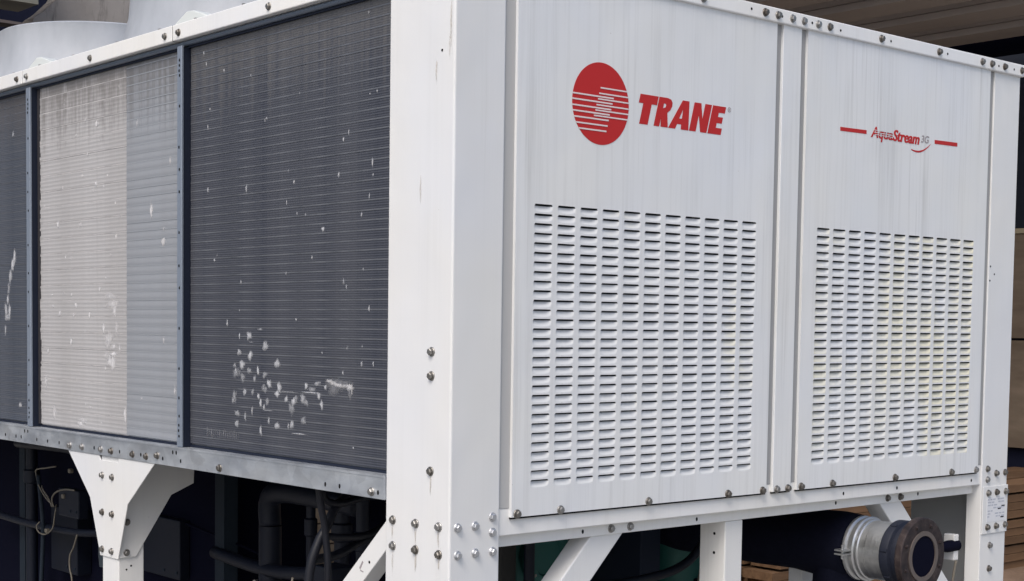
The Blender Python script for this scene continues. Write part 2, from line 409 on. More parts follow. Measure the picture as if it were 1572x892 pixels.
# --- bolt prototype: hex flange head with washer, axis along local +Z
def bolt_mesh():
    m = MB(); m.lathe([(0.0105, 0), (0.0105, 0.0014), (0.0094, 0.0026)], 'Z', 18)
    m.lathe([(0.0078, 0.0026), (0.0078, 0.0072), (0.0060, 0.0086)], 'Z', 6)
    return m.mesh('bolt', BOLTM)
BM = bolt_mesh()
BM3 = BM.copy(); BM3.materials[0] = RUST
BM2 = BM.copy(); BM2.materials[0] = mat('bright_zinc_bolt', (0.56, 0.57, 0.59), 0.36, 0.85)
ROT = {'-X': (0, -PI / 2, 0), '-Y': (PI / 2, 0, 0), '+Z': (0, 0, 0)}
def bolt(parent, p, d, s=1.0, me=None):
    o = bpy.data.objects.new('bolt', me or BM); C.objects.link(o); o.parent = parent; o.location = p
    e = ROT[d]; o.rotation_euler = e
    # random turn of the hexagon about its own axis, slight tilt
    q = Matrix.Rotation(random.uniform(0, PI / 3), 4, 'Z')
    from mathutils import Euler
    o.rotation_euler = (Euler(e).to_matrix().to_4x4() @ q).to_euler()
    o.scale = (s, s, s * random.uniform(0.9, 1.15))
    return o
# screw holes: shallow dark discs set in the sheet, joined per part (about 3 px each)
def holes(parent, pts, d, r_=0.0032, surf=0.0, elong=1.0):
    m = MB()
    for (a, z) in pts:
        ring = []
        for i in range(10):
            t = 2 * PI * i / 10; q = (r_ * math.cos(t), r_ * elong * math.sin(t))
            ring.append((surf - 0.0006, a + q[0], z + q[1]) if d == '-X' else (a + q[0], surf - 0.0006, z + q[1]))
        m.prism(ring, (0.002, 0, 0) if d == '-X' else (0, 0.002, 0))
    o = m.obj('screw_hole', HOLE, parent); o['kind'] = 'stuff'; return o

# --- near corner column
colm = MB(); colm.box(0, 0, 0, 0.145, 0.227, 2.474)
COL = colm.obj('corner_post', WHITE, CH, 0.005, 3)
for (y, z) in [(.1985, 1.2171), (.1158, 1.218), (.0355, 1.2191), (.1976, 1.1589), (.1157, 1.1595), (.0344, 1.1587), (.0663, 1.3377), (.0663, 1.5978), (.0665, 1.5455)]:
    bolt(COL, (0, y, z), '-X', 1.0)
for (x, z) in [(.0223, 1.2189), (.0726, 1.2194), (.1226, 1.2358), (.1228, 1.2019), (.0233, 1.1589), (.0736, 1.1599), (.124, 1.1589)]:
    bolt(COL, (x, 0, z), '-Y', 1.0, BM2)
holes(COL, [(.0423, 2.2401)], '-X', 0.003)

# --- front (louvred) face
FR = MB(); FR.box(0.1455, 0.006, 1.19, 2.1155, 0.075, 1.251)
RAIL = FR.obj('bottom_rail', RAILW, CH, 0.002, 2)
LIP = MB(); LIP.box(0.1455, 0.030, 1.161, 2.1155, 0.07, 1.1895); LIPO = LIP.obj('rail_flange', RAILW, RAIL, 0.002, 2)
for x in (.5284, .5945, 1.6667, 1.7293): bolt(RAIL, (x, 0.030, 1.1755), '-Y')
holes(RAIL, [(.4332, 1.1752), (.8375, 1.1752), (1.4192, 1.1779), (1.8198, 1.1784)], '-Y', 0.0035, 0.030, 1.5)
holes(RAIL, [(1.4194, 1.2062), (1.6752, 1.2065), (2.0664, 1.2059)], '-Y', 0.0035, 0.006, 1.4)
# channel floor behind the gaps, its grey painted in as their shade
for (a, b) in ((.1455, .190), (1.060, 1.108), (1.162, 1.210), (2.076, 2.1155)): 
    m_ = MB(); m_.box(a, 0.0048, 1.2515, b, 0.030, 2.445); m_.obj('gap_channel', GAP_SHADE if a > .2 else GAP_SHADE2, CH)

ROWS = 30; PITCH = 0.02126; ZTOP = 1.9275; HOLE_H = 0.0172; SLOT = 0.0038
def louvre_mesh(w):
    """scoop pressed inwards, deepest at its open upper edge"""
    m = MB(); nu, nv = 10, 4; h = HOLE_H - SLOT; V = []
    for j in range(nv + 1):
        v = j / nv; row = []
        for i in range(nu + 1):
            uu = i / nu
            uu = 0.5 - 0.5 * math.cos(PI * uu)
            e = abs(2 * uu - 1)
            end = (1 - e ** 3.2) ** 0.8
            d = 0.0070 * end * (v ** 0.8)
            zb = 0.0045 * e ** 4 * (1 - v)
            row.append(m.bm.verts.new((-w / 2 + w * uu, d, zb + (h - zb * 0) * v * (1 if v < 1 else 1))))
        V.append(row)
    for j in range(nv):
        for i in range(nu):
            m.bm.faces.new((V[j][i], V[j][i + 1], V[j + 1][i + 1], V[j + 1][i]))
    # skirt back to the flat sheet below the curved lower edge
    low = [m.bm.verts.new((vv.co.x, 0, -0.0)) for vv in V[0]]
    for i in range(nu):
        if V[0][i].co.z > 1e-5 or V[0][i + 1].co.z > 1e-5:
            try: m.bm.faces.new((low[i], low[i + 1], V[0][i + 1], V[0][i]))
            except ValueError: pass
    # rounded corners of the slot are closed with small webs of sheet
    for sgn, i0, i1 in ((-1, 0, 1), (1, nu, nu - 1)):
        a = (sgn * w / 2, 0, h); b = (sgn * w / 2, 0, HOLE_H); c = (sgn * (w / 2 - 0.003), 0, HOLE_H)
        m.face([a, b, c])
    return m.mesh('louvre', LOUV, 50)

def panel(x0, x1, cols, w, nobj):
    z0, z1 = 1.2305, 2.4385; y = -0.003
    xs = [x0]; zs = [z0]
    for c in cols: xs += [c, c + w]
    xs.append(x1)
    hz = []
    for k in range(ROWS - 1, -1, -1):
        t = ZTOP - PITCH * k; zs += [t - HOLE_H, t]; hz.append(t - HOLE_H)
    zs.append(z1)
    m = MB(); g = [[m.bm.verts.new((x, y, z)) for x in xs] for z in zs]
    for j in range(len(zs) - 1):
        for i in range(len(xs) - 1):
            if i % 2 == 1 and j % 2 == 1: continue
            m.bm.faces.new((g[j][i], g[j][i + 1], g[j + 1][i + 1], g[j + 1][i]))
    # folded returns on the four sides
    d = 0.021
    m.face([(x0, y, z0), (x0, y, z1), (x0, y + d, z1), (x0, y + d, z0)])
    m.face([(x1, y, z0), (x1, y + d, z0), (x1, y + d, z1), (x1, y, z1)])
    m.face([(x0, y, z0), (x1, y, z0), (x1, y + 0.0085, z0), (x0, y + 0.0085, z0)])
    bmesh.ops.remove_doubles(m.bm, verts=m.bm.verts, dist=1e-5)
    for a, b in ((x0, z0), (x0, z1)): pass
    p = m.obj('access_panel', PANEL, CH)
    # dark inside of the cabinet behind the slots
    b = MB(); b.box(x0 + 0.03, y + 0.020, 1.27, x1 - 0.03, y + 0.026, 1.96); b.obj('louvre_backing', VOID, p)
    lm = louvre_mesh(w); spare = []
    cnt = 0
    for ci, c in enumerate(cols):
        for zz in hz:
            if cnt < nobj:
                o = bpy.data.objects.new('louvre', lm); C.objects.link(o); o.parent = p; o.location = (c + w / 2, y, zz); o.scale = (1, random.uniform(.82, 1.15), random.uniform(.97, 1.03)); cnt += 1
            else: spare.append((c + w / 2, y, zz))
    if spare:
        bm = bmesh.new()
        for q in spare:
            n0 = len(bm.verts); bm.from_mesh(lm); bm.verts.ensure_lookup_table()
            bmesh.ops.scale(bm, verts=bm.verts[n0:], vec=(1, random.uniform(.82, 1.15), 1)); bmesh.ops.translate(bm, verts=bm.verts[n0:], vec=q)
        me = bpy.data.meshes.new('louvre'); bm.to_mesh(me); bm.free(); me.materials.append(LOUV)
        me.set_sharp_from_angle(angle=R(50))
        o = link('louvre', me, p); o['kind'] = 'stuff'
    return p
P1 = panel(0.1765, 1.071, [0.2325 + 0.0716 * i for i in range(11)], 0.0555, 300)
for a, b in ((.177, 1.0705), (1.0975, 1.1725), (1.1995, 2.0865)): MB().box(a, .0, 1.2262, b, .0055, 1.2302).obj('seam_shade', HOLE, CH)  # black strips painting the gap shadow along the panel bottoms
P1['label'] = 'wide louvred panel with the round red emblem'
P2 = panel(1.199, 2.087, [1.2578 + 0.0709 * i for i in range(11)], 0.055, 0)
P2['label'] = 'far louvred panel with the small red script lettering'
for x in (.1927, .3271, .6217, .9163, 1.0546): bolt(P1, (x, -0.003, 1.2378), '-Y')
for x in (1.2164, 1.3542, 1.6496, 1.94, 2.0752): bolt(P2, (x, -0.003, 1.239), '-Y')
m_ = MB(); m_.box(1.097, -0.003, 1.2305, 1.173, 0.020, 2.4385); ST = m_.obj('centre_stile', PANEL, CH, 0.0015, 2)
for x in (1.113, 1.1596): bolt(ST, (x, -0.003, 1.2376), '-Y')
# far right post: front plate, bright return and inner web greyed to carry its shade
m_ = MB(); m_.box(2.116, 0, 0, 2.26, 0.05, 2.44)
POST = m_.obj('corner_post', WHITE, CH, 0.002, 2)
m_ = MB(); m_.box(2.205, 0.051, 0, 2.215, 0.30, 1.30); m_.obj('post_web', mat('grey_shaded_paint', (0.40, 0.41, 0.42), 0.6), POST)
for (x, z) in [(2.1463, 1.2375), (2.1959, 1.2218), (2.2474, 1.2221), (2.1472, 1.2045), (2.1713, 1.0), (2.1705, .9278)]: bolt(POST, (x, 0, z), '-Y')
holes(POST, [(2.125, 1.855), (2.148, 1.832), (2.124, 1.812)], '-Y', 0.003)
m_ = MB(); m_.box(2.119, -0.004, 1.037, 2.262, -0.001, 1.1835); NP = m_.obj('joint_plate', WHITE, CH, 0.001, 1)
for (x, z) in [(2.1475, 1.1631), (2.1953, 1.1636), (2.2477, 1.1632), (2.1469, 1.0579), (2.1966, 1.0586), (2.2489, 1.0593)]: bolt(NP, (x, -0.004, z), '-Y')
STK = mat('pale_sticker', (0.66, 0.67, 0.70), 0.4)
m_ = MB(); m_.box(2.143, -0.0046, 1.073, 2.247, -0.0040, 1.149); stk = m_.obj('sticker', STK, NP)
m_ = MB()
for (a, b, c, d) in ((2.205, 1.110, 2.222, 1.1135), (2.226, 1.118, 2.244, 1.1215), (2.222, 1.083, 2.240, 1.0865)): m_.box(a, -0.0050, b, c, -0.0046, d)
m_.obj('sticker_print', HOLE, NP)
m_ = MB()
random.seed(3)
for k in range(7):
    zz = 1.140 - k * 0.0088; a = 2.147
    while a < 2.238:
        w = random.uniform(.006, .02); b = min(a + w, 2.243)
        if random.random() < .8: m_.box(a, -0.00485, zz, b, -0.0046, zz + 0.004)
        a += w + .004
m_.obj('sticker_print', mat('grey_print', (0.42, 0.44, 0.50), 0.5), NP)
# top rail (front)
m_ = MB(); m_.box(0.1455, -0.010, 2.4375, 2.2685, 0.06, 2.4735); TR = m_.obj('top_rail', RAILW, CH, 0.003, 2)
for x in (.4, .7747, 1.0114, 1.0631, 1.1226, 1.1707, 1.2308, 1.281, 1.5142, 1.7976, 2.0263, 2.0791, 2.151, 2.2499): bolt(TR, (x, -0.010, 2.4553), '-Y', 1.0)
holes(TR, [(1.3283, 2.4526), (1.5595, 2.4545), (1.8412, 2.4549), (.9573, 2.4564), (1.0798, 2.4548), (1.2047, 2.4555), (2.118, 2.4535), (2.205, 2.4535)], '-Y', 0.0034, -0.010)
m_ = MB(); m_.box(0.03, 0.0605, 2.420, 2.24, 4.05, 2.455); m_.obj('roof_plate', RAILW, CH)

# --- lettering and emblem on the panels (flat vinyl)
def flat(name, polys, m, parent, y, th=0.0004):
    """polys: list of closed outlines in (x, z); holes by even-odd fill"""
    cu = bpy.data.curves.new(name, 'CURVE'); cu.dimensions = '2D'; cu.fill_mode = 'BOTH'; cu.extrude = th / 2
    for pl in polys:
        s_ = cu.splines.new('POLY'); s_.points.add(len(pl) - 1); s_.use_cyclic_u = True
        for q, (a, b) in zip(s_.points, pl): q.co = (a, b, 0, 1)
    tmp = bpy.data.objects.new('tmp', cu)
    me = bpy.data.meshes.new_from_object(tmp); me.name = name
    bpy.data.objects.remove(tmp); bpy.data.curves.remove(cu)
    me.transform(Matrix(((1, 0, 0, 0), (0, 0, 1, y - th / 2), (0, 1, 0, 0), (0, 0, 0, 1))))
    me.flip_normals()
    me.materials.clear(); me.materials.append(m)
    return link(name, me, parent)
YF = -0.0032
cx, cz, rr = 0.4352, 2.1673, 0.0935
EMB = flat('emblem', [[(cx + rr * 0.985 * math.cos(2 * PI * i / 96), cz + rr * math.sin(2 * PI * i / 96)) for i in range(96)]], RED, P1, YF)
def bar(x0, x1, z0, z1, h): return [(x0, z0 - h / 2), (x1, z1 - h / 2), (x1, z1 + h / 2), (x0, z0 + h / 2)]
def edge_x(z, sgn): return cx + sgn * 0.985 * math.sqrt(max(rr * rr - (z - cz) ** 2, 0))
bars = []
for (x1, z) in ((.4761, 2.1832), (.4725, 2.1706), (.4685, 2.1570), (.464, 2.1446), (.461, 2.1315), (.4575, 2.1186), (.454, 2.1060)):
    bars.append(bar(edge_x(z, -1) - 0.0005, x1, z, z, 0.0034))
for (x0, z) in ((.433, 2.2036), (.4285, 2.1906), (.425, 2.1777), (.4206, 2.1640), (.4172, 2.1516), (.4127, 2.1390)):
    bars.append(bar(x0, edge_x(z, 1) + 0.0005, z, z, 0.0032))
for i_, b_ in enumerate(bars): flat('emblem_stripe', [b_], PALE, P1, YF - 0.0007)
B0, HT, SH_ = 2.1345, 0.070, 0.27
LET = {
 'T': [[(.549, 1), (.6115, 1), (.6115, .70), (.5935, .70), (.5935, 0), (.5645, 0), (.5645, .70), (.549, .70)]],
 'R': [[(.6145, 0), (.6145, 1), (.645, 1), (.657, .96), (.6635, .86), (.6645, .74), (.661, .60), (.6525, .50), (.664, 0), (.6385, 0), (.6345, .30), (.6335, 0)],
       [(.6345, .80), (.6415, .79), (.6435, .74), (.642, .67), (.6345, .63)]],
 'A': [[(.6655, 0), (.6975, 1), (.7215, 1), (.738, 0), (.7105, 0), (.7085, .17), (.694, .17), (.690, 0)],
       [(.6975, .37), (.7072, .37), (.7050, .70)]],
 'N': [[(.7405, 0), (.7405, 1), (.7655, 1), (.7800, .46), (.7800, 1), (.8045, 1), (.8045, 0), (.7815, 0), (.7645, .58), (.7645, 0)]],
 'E': [[(.8085, 0), (.8085, 1), (.8580, 1), (.8580, .77), (.8350, .77), (.8350, .62), (.8540, .62), (.8540, .40), (.8350, .40), (.8350, .23), (.8580, .23), (.8580, 0)]],
}
for ch_, polys in LET.items():
    o = flat('lettering', [[(a + SH_ * HT * b - 0.001, B0 + HT * b) for a, b in pl] for pl in polys], RED, P1, YF)
def ring(x, z, ro, ri, n=24): return [[(x + q * math.cos(2 * PI * i / n), z + q * math.sin(2 * PI * i / n)) for i in range(n)] for q in (ro, ri)]
flat('trademark_sign', ring(.8885, 2.1995, .0062, .0048), GREYV, P1, YF)
def text(name, body, m, parent, x0, x1, z0, size, shear=0.2, bold=0.0, y=YF, zscale=1.0, rep=(0,)):
    cu = bpy.data.curves.new(name, 'FONT'); cu.body = body; cu.size = size; cu.shear = shear; cu.offset = bold; cu.extrude = 0.0002
    tmp = bpy.data.objects.new('tmp', cu); C.objects.link(tmp)
    dg = bpy.context.evaluated_depsgraph_get(); dg.update()
    me = bpy.data.meshes.new_from_object(tmp.evaluated_get(dg), depsgraph=dg); me.name = name
    bpy.data.objects.remove(tmp); bpy.data.curves.remove(cu)
    xs = [v.co.x for v in me.vertices]; a, b = min(xs), max(xs); k = (x1 - x0) / (b - a)
    for v in me.vertices:
        px, pz, py = v.co.x, v.co.y * zscale, v.co.z
        v.co = (x0 + (px - a) * k, y - 0.0002 - py, z0 + pz)
    if len(rep) > 1:
        bm = bmesh.new()
        for i, dx in enumerate(rep):
            n0 = len(bm.verts); bm.from_mesh(me); bm.verts.ensure_lookup_table()
            bmesh.ops.translate(bm, verts=bm.verts[n0:], vec=(dx, -0.00015 * i, 0))
        bm.to_mesh(me); bm.free()
    me.materials.clear(); me.materials.append(m)
    return link(name, me, parent)
text('trademark_letter', 'R', GREYV, P1, .8862, .8912, 2.1968, .0075, 0)
text('lettering', 'Aqua', RED, P2, 1.4875, 1.5905, 2.1868, .0385, 0.22, 0.0004, YF, 1.1, (-.0006, .0006))
text('lettering', 'Stream', RED, P2, 1.5925, 1.7215, 2.1862, .0385, 0.22, 0.0006, YF, 1.12, (-.0011, 0, .0011))
text('lettering', '3G', GREYV, P2, 1.7305, 1.7700, 2.1935, .0285, 0.2, 0.0003, YF, 1.0, (-.0003, .0003))
for k, zz in enumerate((2.1945, 2.2005, 2.2065)): flat('lettering_slit', [bar(1.506 - .004 * k, 1.589, zz + .0006, zz - .0006, 0.0016)], PANEL, P2, YF - 0.0008)
flat('red_bar', [bar(1.3477, 1.467, 2.1958, 2.1978, 0.0105)], RED, P2, YF)
flat('red_bar', [bar(1.799, 1.9172, 2.2005, 2.2025, 0.0112)], RED, P2, YF)
top = [(1.6823 + .0976 * t, 2.1705 - .010 * math.sin(PI * t) * .5 + .0225 * t ** 2.2) for t in [i / 20 for i in range(21)]]
swo = top + [(a, b - .0048 * math.sin(PI * min(1, .12 + .88 * i / 20)) ** .7 - .0003) for i, (a, b) in reversed(list(enumerate(top)))]
flat('swoosh', [swo], RED, P2, YF)

# --- coil side (left face), plane x = 0
CX = 0.028
def coil(y0, y1, pitch, fin, tube, gap, label, z0=1.322, z1=2.408, header=True):
    m = MB(); m.box(CX + 0.004, y0, z0, CX + 0.10, y1, z1)
    c = m.obj('condenser_coil', tube, CH); c['label'] = label
    z = z0 + 0.004
    me = MB().box(0, y0, 0, 0.006, y1, pitch - gap).mesh('fin_row', fin)
    tb = MB().box(0, y0, 0.0002, 0.006, y1, gap - 0.0002).mesh('tube', tube)
    while z + pitch <= z1 + pitch * .5:
        if z + pitch - gap > z1 - .001: break
        o = link('fin_row', me, c, loc=(CX - 0.001 + random.uniform(-.0004, .0004), 0, z)); o.rotation_euler = (0, random.uniform(-.012, .012), 0)
        if z + pitch < z1 - .001: link('tube', tb, c, loc=(CX - 0.0014, 0, z + pitch - gap))
        z += pitch
    if z1 - z > 0.004:
        MB().box(CX - 0.001, y0, z, CX + .005, y1, z1 - .001).obj('fin_row', fin, c)
    return c
C1 = coil(0.20, 1.1465, 0.0229, FIN_D, TUBE_D, 0.0042, 'dark grey coil with a patch of pale dents')
C2 = coil(1.5155, 2.106, 0.0495, FIN_B, TUBE_B, 0.0024, 'dusty beige coil half')
C3 = coil(1.178, 1.515, 0.0247, FIN_G, TUBE_G, 0.0030, 'smooth grey coil half')
C4 = coil(2.15, 3.08, 0.0247, FIN_L, TUBE_D, 0.0026, 'dark blue grey coil at the left edge')
def soft(name, col, rough, metal):
    """worn patch whose edge thins out into the fins around it"""
    m = mat(name, col, rough, metal); nb = NB(m)
    at = nb.n('ShaderNodeAttribute'); at.attribute_name = 'wear'
    k = nb.math('ADD', at.outputs['Fac'], nb.math('MULTIPLY', nb.math('SUBTRACT', nb.noise((1, 300, 50), 5, 0.7), 0.5), 1.5))
    k = nb.ramp(k, (0.15, G(0)), (1.05, G(0.9)))
    nb.l(k, nb.b.inputs['Alpha']); return m
SHINE = soft('bent_bare_aluminium', (0.54, 0.55, 0.58), 0.5, 0.1)
SHINE2 = soft('bare_aluminium_scuff', (0.74, 0.73, 0.74), 0.45, 0.1)
SHADE = soft('flattened_fins', (0.20, 0.205, 0.225), 0.6, 0.1)
def flecks(parent, lst, m, seed, x=CX - 0.0034, name='bent_fins'):
    """flattened patches of fins: low irregular mounds standing a little proud"""
    rnd = random.Random(seed); b = MB(); L = b.bm.verts.layers.float.new('wear')
    for (y, z, w, h) in lst:
        n_ = 12; rings = []; kk = [rnd.uniform(.62, 1.25) for _ in range(n_)]; top = rnd.uniform(.55, 1.15)
        for (q, wt, dx) in ((1.5, 0.0, .0026), (.75, .7 * top, .0010)):
            ring = []
            for i in range(n_):
                t = 2 * PI * i / n_
                v = b.bm.verts.new((x + dx, y + w / 2 * q * kk[i] * math.cos(t), z + h / 2 * q * kk[i] * math.sin(t))); v[L] = wt; ring.append(v)
            rings.append(ring)
        c = b.bm.verts.new((x + rnd.uniform(-.0006, 0.0006), y, z)); c[L] = top
        for i in range(n_):
            j = (i + 1) % n_
            b.bm.faces.new((rings[0][i], rings[0][j], rings[1][j], rings[1][i])); b.bm.faces.new((rings[1][i], rings[1][j], c))
    o = b.obj(name, m, parent, smooth=0); o['kind'] = 'stuff'; return o
DENTS = [(0.847,1.623,0.0231,0.0207),(0.794,1.64,0.0302,0.0057),(0.894,1.623,0.0047,0.0167),(0.771,1.598,0.0263,0.0204),(0.896,1.581,0.0205,0.0167),(0.842,1.573,0.0216,0.0207),(0.88,1.549,0.0219,0.0209),(0.715,1.555,0.0264,0.0202),(0.912,1.526,0.0381,0.0231),(0.917,1.545,0.0159,0.0126),(0.879,1.515,0.0235,0.025),(0.847,1.533,0.0202,0.015),(0.805,1.534,0.0106,0.0205),(0.82,1.512,0.0092,0.0186),(0.772,1.525,0.021,0.0164),(0.752,1.502,0.0179,0.0188),(0.774,1.491,0.021,0.0205),(0.706,1.494,0.019,0.0243),(0.714,1.478,0.022,0.0162),(0.919,1.465,0.0208,0.0317),(0.925,1.454,0.016,0.0127),(0.866,1.477,0.0171,0.0167),(0.83,1.479,0.0092,0.0207),(0.802,1.47,0.0137,0.0165),(0.791,1.452,0.0121,0.0186),(0.76,1.455,0.0134,0.0184),(0.775,1.442,0.009,0.0164),(0.674,1.467,0.0159,0.0181),(0.649,1.448,0.0243,0.032),(0.641,1.463,0.0171,0.016),(0.629,1.471,0.0142,0.0199),(0.6,1.472,0.021,0.0197),(0.586,1.463,0.0181,0.0178),(0.905,1.421,0.0238,0.0169),(0.865,1.413,0.0094,0.0209),(0.831,1.429,0.0077,0.0208),(0.907,1.392,0.019,0.019),(0.752,1.408,0.009,0.0184),(0.716,1.398,0.0206,0.0146),(0.648,1.404,0.0144,0.02),(0.663,1.401,0.0058,0.0161),(0.596,1.418,0.0224,0.0198),(0.79,1.382,0.0106,0.0247),(0.586,1.503,0.0126,0.0158),(0.562,1.496,0.0345,0.0138),(0.538,1.512,0.0273,0.0101),(0.504,1.504,0.0147,0.0116),(0.531,1.481,0.0122,0.0156),(0.52,1.462,0.0149,0.0214),(0.432,1.541,0.0033,0.0114),(0.358,1.563,0.0075,0.0143),(0.313,1.565,0.0037,0.0111),(0.631,1.666,0.0056,0.0079),(0.956,1.653,0.0057,0.0106),(0.565,1.488,0.0621,0.0032),(0.664,1.486,0.0791,0.0024),(0.613,1.384,0.0634,0.0024),(0.759,1.435,0.0374,0.0024),(0.836,1.607,0.0231,0.002)]
SCR = [(0.863,2.001,0.0063,0.02),(0.322,2.026,0.005,0.0207),(0.455,2.009,0.008,0.0122),(1.055,2.01,0.0067,0.0139),(0.644,2.003,0.0057,0.008),(0.518,1.883,0.0136,0.0094),(0.769,2.171,0.009,0.0081),(0.974,2.316,0.0066,0.0101),(0.843,2.287,0.0062,0.0082),(0.437,2.088,0.0052,0.0091),(0.593,1.921,0.0057,0.0094),(0.363,1.909,0.0051,0.009),(0.307,2.187,0.005,0.0088),(0.677,1.78,0.0059,0.0097),(1.021,1.822,0.0067,0.0086),(0.42,1.744,0.0079,0.0122),(0.954,1.657,0.0065,0.0171)]
MID = [(1.618,1.731,0.0561,0.0195),(1.605,1.708,0.0697,0.0195),(1.591,1.688,0.0222,0.0259),(1.577,1.637,0.0166,0.0259),(1.626,1.604,0.0422,0.0327),(1.633,1.587,0.0283,0.0262),(1.594,1.581,0.0279,0.0129),(1.598,1.56,0.0334,0.013),(1.633,1.551,0.0367,0.0196),(1.601,1.532,0.0279,0.0391),(1.619,1.538,0.0281,0.0261),(1.685,1.754,0.0115,0.0092),(1.847,1.706,0.0121,0.0135),(2.008,1.704,0.0128,0.0097),(1.959,1.682,0.0126,0.0138),(1.86,1.675,0.0122,0.0109),(1.755,1.675,0.0118,0.0147),(1.661,1.633,0.0142,0.0262),(2.046,1.56,0.0129,0.014),(2.063,1.464,0.0163,0.0282),(2.002,1.368,0.016,0.028),(1.801,1.352,0.045,0.0135),(1.816,1.341,0.0301,0.0135),(1.88,1.593,0.0092,0.0204),(1.749,1.395,0.0148,0.0067),(1.525,1.386,0.0136,0.0387),(1.556,1.579,0.011,0.0194),(1.367,1.972,0.019,0.0441),(1.299,1.882,0.0223,0.0254),(1.295,1.916,0.0111,0.0145),(1.259,2.103,0.0109,0.0251),(1.451,2.224,0.0078,0.0259),(1.709,2.07,0.0129,0.0117),(1.658,2.059,0.0084,0.0115),(1.815,1.952,0.0133,0.012),(1.97,1.959,0.014,0.0204),(1.704,2.248,0.0128,0.0154),(1.295,1.605,0.0075,0.0183),(1.425,1.436,0.0078,0.0151),(1.232,1.466,0.0073,0.0254)]
LEFTD = [(2.316,1.842,0.0211,0.0436),(2.334,1.806,0.0212,0.0438),(2.349,1.762,0.0214,0.0438),(2.358,1.726,0.0178,0.0293),(2.371,1.689,0.0251,0.0441),(2.343,1.689,0.0178,0.0512),(2.361,1.667,0.0465,0.022),(2.376,1.627,0.0144,0.0369),(2.261,1.377,0.0244,0.0145),(2.301,1.867,0.0157,0.0431),(2.306,2.272,0.0156,0.0171)]
flecks(C1, DENTS, SHINE, 1); flecks(C1, SCR, SHINE, 2)
rnd = random.Random(11)
flecks(C1, [(rnd.uniform(.26, 1.08), rnd.uniform(1.35, 2.38), rnd.uniform(.0025, .005), rnd.uniform(.005, .018)) for _ in range(26)], SHINE, 4, CX - .0028)
flecks(C1, [(1.055 - i * .0105, 1.361 + rnd.uniform(-.004, .004), .004, .026) for i in range(16)], SHADE, 5, CX - .003)
flecks(C1, [(.447, 1.513, .095, .030), (.405, 1.495, .012, .04), (.47, 1.50, .05, .03)], SHADE, 6, CX - .003)
flecks(C1, [(.487, 1.5185, .030, .010), (.47, 1.5135, .036, .010), (.448, 1.5105, .040, .010), (.424, 1.509, .040, .011), (.402, 1.5065, .026, .013), (.3945, 1.500, .008, .030)], SHINE2, 7, CX - .0042)
flecks(C2, [(a, b, c * 1.25, d * 1.3) for a, b, c, d in MID if a > 1.52], SHINE2, 8); flecks(C3, [q for q in MID if q[0] < 1.51], SHINE2, 9)
flecks(C2, [(rnd.uniform(1.54, 2.08), rnd.uniform(1.34, 2.38), rnd.uniform(.004, .009), rnd.uniform(.006, .016)) for _ in range(30)], SHINE2, 14, CX - .0028)
flecks(C4, LEFTD, SHINE, 10)
DRIP = soft('rust_drip', (0.50, 0.465, 0.42), 0.6, 0)
rnd2 = random.Random(21)
flecks(COL, [(y + rnd2.uniform(-.002, .002), z - l_ / 2 - .006, .0042, l_) for (y, z) in [(.1985, 1.2171), (.1158, 1.218), (.0355, 1.2191), (.1976, 1.1589), (.1157, 1.1595), (.0344, 1.1587), (.0663, 1.3377)] for l_ in (rnd2.uniform(.03, .05),)], DRIP, 31, -0.0031, 'rust_drip')
flecks(COL, [(.012, 2.30, .004, .10), (.016, 2.25, .003, .06), (.06, 2.2, .003, .05), (.11, 1.95, .003, .05)], DRIP, 32, -0.0031, 'rust_drip')
# dividers between the coils, with a row of punched holes
for (yc, lab) in ((1.160, .0122), (2.1305, .0145)):
    m = MB(); m.box(-0.001, yc - lab, 1.3155, 0.006, yc + lab, 2.4005)
    d = m.obj('coil_divider', GALVB, CH, 0.0012, 1)
    m = MB(); m.box(0.0065, yc - lab + .0015, 1.3155, 0.060, yc + .006, 2.3960); m.obj('divider_web', DARKST, d)
    hz_ = [2.363, 2.349, 2.335, 2.322, 2.24, 2.13, 2.07, 2.01, 1.90, 1.81, 1.75, 1.64, 1.53, 1.45, 1.40, 1.375, 1.36, 1.345]
    holes(d, [(yc + random.uniform(-.002, .002), q) for q in hz_], '-X', 0.0034, -0.001, 1.25)
# grime edge along the left of the beige coil
m = MB(); rnd = random.Random(5); z = 1.325
while z < 2.39:
    h = rnd.uniform(.006, .02); w = rnd.uniform(.001, .009); m.box(CX - .0025, 2.106 - w, z, CX + .004, 2.1175, z + h); z += h + .0003
o = m.obj('edge_grime', STAIN, C2); o['kind'] = 'stuff'
# round coil header under the white strip
m = MB(); m.lathe([(0.007, 0.228), (0.007, 4.0)], 'Y', 16, (0.0165, 0, 2.4085)); m.obj('coil_header', HEADER, CH, smooth=40)
m = MB(); m.box(0.020, 0.228, 2.3965, 0.14, 4.0, 2.419); m.obj('header_backing', DARKST, CH)
m = MB(); m.box(0.030, 0.228, 1.300, 0.14, 4.0, 1.3215); m.obj('coil_sill', DARKST, CH)
m = MB(); m.box(0.0295, 0.229, 2.4195, 0.0299, 4.04, 2.4545); m.obj('strip_backing', DARKST, CH)  # dark backing added so the strip joints look shaded
for yj in (1.1914, 2.1613): MB().box(-0.0025, yj - .0027, 2.4175, 0.0285, yj + .0027, 2.4585).obj('joint_shade', HOLE, CH)  # dark fill painting the shade inside the open strip joints
